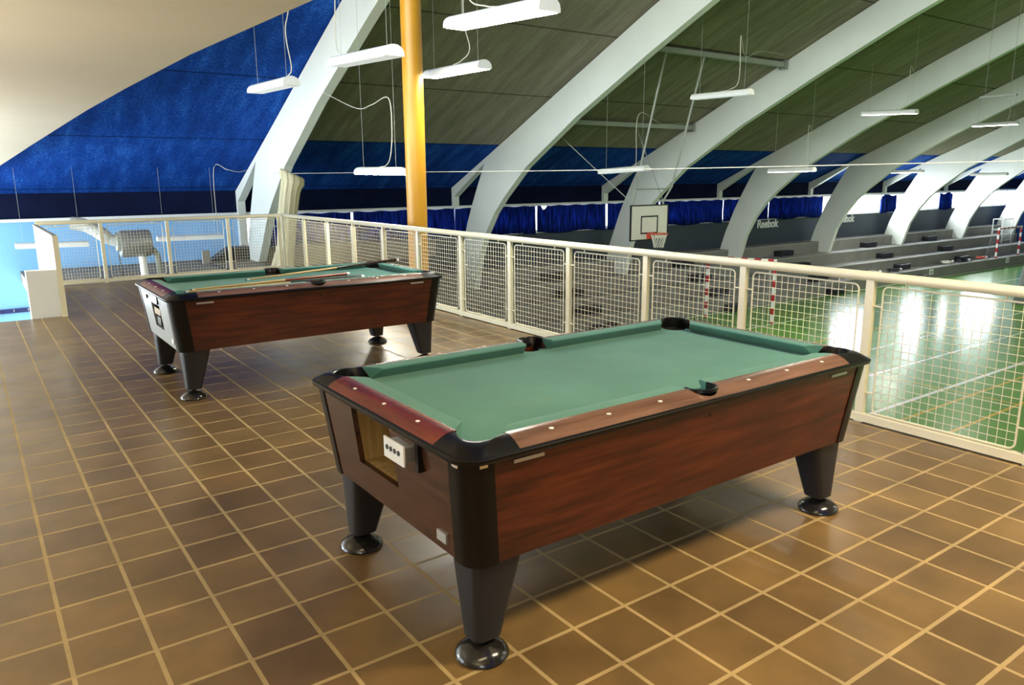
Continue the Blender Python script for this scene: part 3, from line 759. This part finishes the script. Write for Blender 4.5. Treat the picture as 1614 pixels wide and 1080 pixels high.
# ------------------------------------------------------------------ basketball backboard
t = thing('basketball_hoop', (13.62, 10.75, 0), 'white basketball backboard with orange rim hanging on poles from the roof', 'basketball hoop')
bb = MB().box(-.63, .63, 0, .025, .08, .91).build('backboard', M['plyboard'], t)
m = MB()
for a, b, c, d in ((-.65, .65, .895, .925), (-.65, .65, .06, .09), (-.65, -.615, .06, .925), (.615, .65, .06, .925)): m.box(a, b, -.004, .03, c, d)
m.build('border', M['blockblk'], bb)
m = MB(); 
for a, b, c, d in ((-.30, .29, .625, .66), (-.30, .29, .22, .255), (-.30, -.265, .22, .66), (.255, .29, .22, .66)): m.box(a, b, -.005, 0, c, d)
m.build('target_square', M['blockblk'], bb)
MB().box(-.09, .09, -.10, 0, .10, .25).build('bracket', M['rim'], t)
ring = [(.21 * math.cos(2 * PI * k / 28), -.33 + .21 * math.sin(2 * PI * k / 28), .235) for k in range(29)]
MB().tube(ring, .013, 8, False).build('rim', M['rim'], t, True)
m = MB()
for k in range(14):
    for s in (-1, 1):
        a0 = 2 * PI * k / 14; pts = []
        for q in range(6):
            f = q / 5; r = .205 - .09 * f ** .7; a = a0 + s * f * .9
            pts.append((r * math.cos(a), -.33 + r * math.sin(a), .23 - .33 * f))
        m.tube(pts, .0055, 4)
m.build('net', M['plyboard'], t)
for x0, x1 in ((-.56, -.52), (.70, .52)):
    MB().tube([(x0, -.89, 4.30), (x0 * .98, -.05, 1.35), (x1, .06, 1.0), (x1, .06, .1)], .026, 8).build('pole', M['pipe'], t, True)
MB().tube([(-.56, -.02, 1.30), (.56, -.02, 1.30)], .018, 8).build('crossbar', M['pipe'], t)
for x0, x1 in ((-.54, -1.6), (.52, 1.5)): MB().tube([(x0, .04, .95), (x1, 2.06, 2.9)], .010, 6).build('stay', M['pipe'], t)
def beam(y, z, label):
    t = thing('hanging_beam', (11.8, y, z), label, 'beam', 'steel beams between two arches')
    MB().box(0, 5.50, -.06, .06, -.05, .06).build('bar', M['pipe'], t)
    for x in (-.03, 5.46): MB().box(x, x + .09, -.10, .10, -.11, .11).build('end_plate', M['galv'], t)
beam(9.86, 4.34, 'upper steel beam spanning two arches, carrying the backboard poles')
beam(12.81, 2.96, 'lower steel beam spanning two arches, behind the backboard poles')

# ------------------------------------------------------------------ handball goals
def goal(p0, p1, h, label, depth=.8, w=.08):
    p0, p1 = Vector(p0), Vector(p1); d = p1 - p0; L_ = d.length
    t = thing('handball_goal', p0, label, 'goal', 'red and white handball goals', math.atan2(d.y, d.x))
    MB().box(-w / 2, w / 2, -w / 2, w / 2, 0, h).build('post', M['band_z'], t)
    MB().box(L_ - w / 2, L_ + w / 2, -w / 2, w / 2, 0, h).build('post', M['band_z'], t)
    MB().box(w / 2, L_ - w / 2, -w / 2, w / 2, h - w, h).build('crossbar', M['band_x'], t)
    m = MB()
    for x in (0, L_): m.tube([(x, 0, h - .05), (x, depth * .55, h - .1), (x, depth, .03), (x, 0, .03)], .015, 6)
    m.tube([(0, depth, .03), (L_, depth, .03)], .015, 6); m.build('back_frame', M['galv'], t)
    m = MB(); n = 14
    for k in range(n + 1): m.tube([(L_ * k / n, depth * .55, h - .1), (L_ * k / n, depth, .03)], .003, 4)
    for k in range(9):
        f = k / 8; m.tube([(0, depth * (.55 + .45 * f), (h - .1) * (1 - f) + .03 * f), (L_, depth * (.55 + .45 * f), (h - .1) * (1 - f) + .03 * f)], .003, 4)
    o = m.build('goal_net', M['greynet'], t)
    return t
goal((19.50, 11.25, ZC), (18.85, 13.25, ZC), 1.95, 'red and white handball goal on the court behind the railing by the near terrace')
goal((40.6, 13.78, ZT[0]), (43.1, 13.78, ZT[0]), 1.45, 'red and white handball goal at the far right end of the terrace', .45)

# white cage trolley on the far end of the terrace
t = thing('cage_trolley', (44.3, 15.1, -1.96), 'white wire cage trolley on the terrace behind the far goal', 'trolley')
m = MB()
for x in (0, 1.1):
    for y in (0, .5): m.tube([(x, y, 0), (x, y, 1.25)], .025, 6)
m.build('frame_posts', M['white'], t)
m = MB()
for z in (.15, .7, 1.25):
    m.tube([(0, 0, z), (1.1, 0, z)], .022, 6); m.tube([(0, .5, z), (1.1, .5, z)], .022, 6); m.tube([(0, 0, z), (0, .5, z)], .022, 6); m.tube([(1.1, 0, z), (1.1, .5, z)], .022, 6)
m.build('frame_rails', M['white'], t)
m = MB()
for k in range(1, 10): m.tube([(.11 * k, 0, .15), (.11 * k, 0, 1.25)], .007, 4)
m.build('bars', M['white'], t)

# grey gathered cover at the right edge
m = MB(); rings = []
for z, r in ((-2.8, .62), (-2.3, .55), (-1.6, .46), (-.9, .36), (-.2, .29), (1.5, .25), (4.6, .22)):
    rings.append([(29.6 + r * (1 + .12 * math.sin(11 * 2 * PI * k / 44)) * math.cos(2 * PI * k / 44), 7.9 + r * (1 + .12 * math.sin(11 * 2 * PI * k / 44)) * math.sin(2 * PI * k / 44), z) for k in range(44)])
tag(m.loft(rings).build('gathered_net', M['greynet'], None, 'all'), 'grey gathered dividing net hanging at the right edge over the court', 'net')

# things lying on the lowest terrace
def rope(x, y, n, label, mat):
    t = thing('skipping_rope', (x, y, ZT[0]), label, 'rope', 'ropes lying on the lowest terrace'); pts = []
    for k in range(n * 9):
        a = k * .7; r = .26 + .07 * math.sin(k * 1.3); pts.append((r * 1.35 * math.cos(a), r * .6 * math.sin(a), .035 + .09 * (k / (n * 9)) + .03 * abs(math.sin(k * .9))))
    MB().tube(spline(pts, 3), .022, 6).build('cord', M[mat], t, True)
    for q in (0, 1): MB().tube([(.35 + .1 * q, -.1 + .12 * q, .05), (.62 + .1 * q, -.02 + .1 * q, .10)], .025, 8).build('handle', M['white'], t, True)
rope(31.3, 13.86, 4, 'coil of black and white rope beside the black step block under the second lettering', 'blockblk')
rope(29.9, 13.98, 3, 'coil of pale rope left of the black and white coil', 'plyboard')
rope(36.1, 13.98, 3, 'pale rope heap left of the farthest black step block', 'plyboard')
rope(37.35, 13.82, 3, 'dark rope heap touching the pale one near the farthest step block', 'blockblk')
rope(39.4, 13.95, 2, 'reddish rope heap left of the far goal', 'rim')
for x, lb in ((33.8, 'small white number plate on the terrace riser nearest the ropes'), (41.3, 'small white number plate on the terrace riser below the far goal')):
    t = thing('number_plate', (x, YT[0] - .02, -2.66), lb, 'plate', 'white plates on the terrace riser')
    MB().box(0, .34, 0, .01, 0, .24).build('card', M['sign'], t); MB().box(.10, .24, -.004, 0, .05, .17).build('mark', M['galv'], t)

# ------------------------------------------------------------------ light
w = bpy.data.worlds.new('World'); scene.world = w; w.use_nodes = True
bg = w.node_tree.nodes['Background']; bg.inputs[0].default_value = (.86, .93, 1, 1); bg.inputs[1].default_value = 4.0
def area(name, loc, rot, sx, sy, e, c):
    l = bpy.data.lights.new(name, 'AREA'); l.shape = 'RECTANGLE'; l.size = sx; l.size_y = sy; l.energy = e; l.color = c
    o = bpy.data.objects.new(name, l); col.objects.link(o); o.location = loc; o.rotation_euler = [math.radians(a) for a in rot]
    return o
# daylight through the gable windows on the left (facing +x)
area('daylight_gable', (-7.3, 11.75, .25), (0, -90, 0), 3.4, 6.8, 2000, (.74, .88, 1))
area('daylight_gable_side', (-7.3, 4.65, 1.4), (0, -90, 0), 1.6, 4.2, 260, (.74, .88, 1))
area('daylight_gable_high', (-7.3, -4.6, 4.9), (0, -90, 0), 2.9, 22, 4000, (.97, 1, .90))
# daylight through the far window strip (facing -y)
for x0, x1, e in ((5.7, 30.1, 420), (30.2, 34.8, 560), (36.2, 40.4, 560), (41.8, 49.5, 850)):
    area('daylight_far', ((x0 + x1) / 2, YW + .32, .32), (-90, 0, 0), x1 - x0, .78, e, (.86, .94, 1))
# fill light added along the opposite long side of the hall (facing +y)
area('opposite_fill', (20, -26.2, 3.2), (90, 0, 0), 46, 2.4, 5000, (.95, 1, .84))
# fill light in the added back-wall window, left of the frame (facing -y)
area('stair_fill', (-3.08, YW + .3, -.7), (-90, 0, 0), 5.8, 2.5, 700, (.80, .91, 1))
# warm fill points added out of frame to brighten the soffit
def fill_point(loc, e, c):
    l = bpy.data.lights.new('soffit_fill', 'POINT'); l.energy = e; l.color = c; l.shadow_soft_size = .12
    o = bpy.data.objects.new('soffit_fill', l); col.objects.link(o); o.location = loc
for p in ((-4.2, .2, .75), (-4.2, 3.6, .75), (-4.2, 7.0, .75)): fill_point(p, 12, (1, .88, .66))
# fill lights added out of frame over the court, without fixtures (facing down)
for lx in (14.5, 20.3, 26.2, 32, 38, 44):
    for ly in (-3.2, -9.0): area('court_fill', (lx, ly, 4.2), (0, 0, 0), .25, 1.4, 230, (.98, 1, .86))
# upward fill lights added left of the frame to brighten the soffit
area('upward_fill', (-1.9, -3.3, .9), (180, 0, 0), .7, .7, 100, (1, .89, .70))
area('upward_fill', (-1.7, 2.2, .8), (180, 0, 0), .7, .7, 68, (1, .89, .70))
area('upward_fill', (-1.7, 7.0, .8), (180, 0, 0), .7, .7, 28, (1, .89, .70))
# warm lamps over the balcony
area('warm_lamp', (3.5, -2.3, 3.3), (0, 0, 0), 1.5, .5, 230, (1, .80, .48))
area('warm_lamp', (.4, -1.8, 2.24), (0, 0, 0), 1.4, .3, 22, (1, .80, .48))

# ------------------------------------------------------------------ camera
cam = bpy.data.cameras.new('Camera'); co = bpy.data.objects.new('Camera', cam); col.objects.link(co)
cam.sensor_width = 36; cam.lens = 36 * 1196.159 / 1614; cam.clip_start = .05; cam.clip_end = 300
r = Vector((.81314418, -.58202849, -.00627541)); u = Vector((.12849555, .16898319, .97720703)); f = Vector((.56770189, .79541657, -.21219577))
mw = Matrix.Identity(4)
for i, a in enumerate((r, u, -f)):
    for k in range(3): mw[k][i] = a[k]
mw.translation = (-.10289134, -2.62270195, 1.58943016); co.matrix_world = mw
scene.camera = co
vs = scene.view_settings; vs.view_transform = 'Standard'; vs.look = 'None'; vs.exposure = 0; vs.gamma = 1; vs.use_curve_mapping = False
scene.cycles.use_denoising = True
scene.cycles.max_bounces = 10; scene.cycles.diffuse_bounces = 5; scene.cycles.transparent_max_bounces = 16
scene.cycles.sample_clamp_indirect = 3
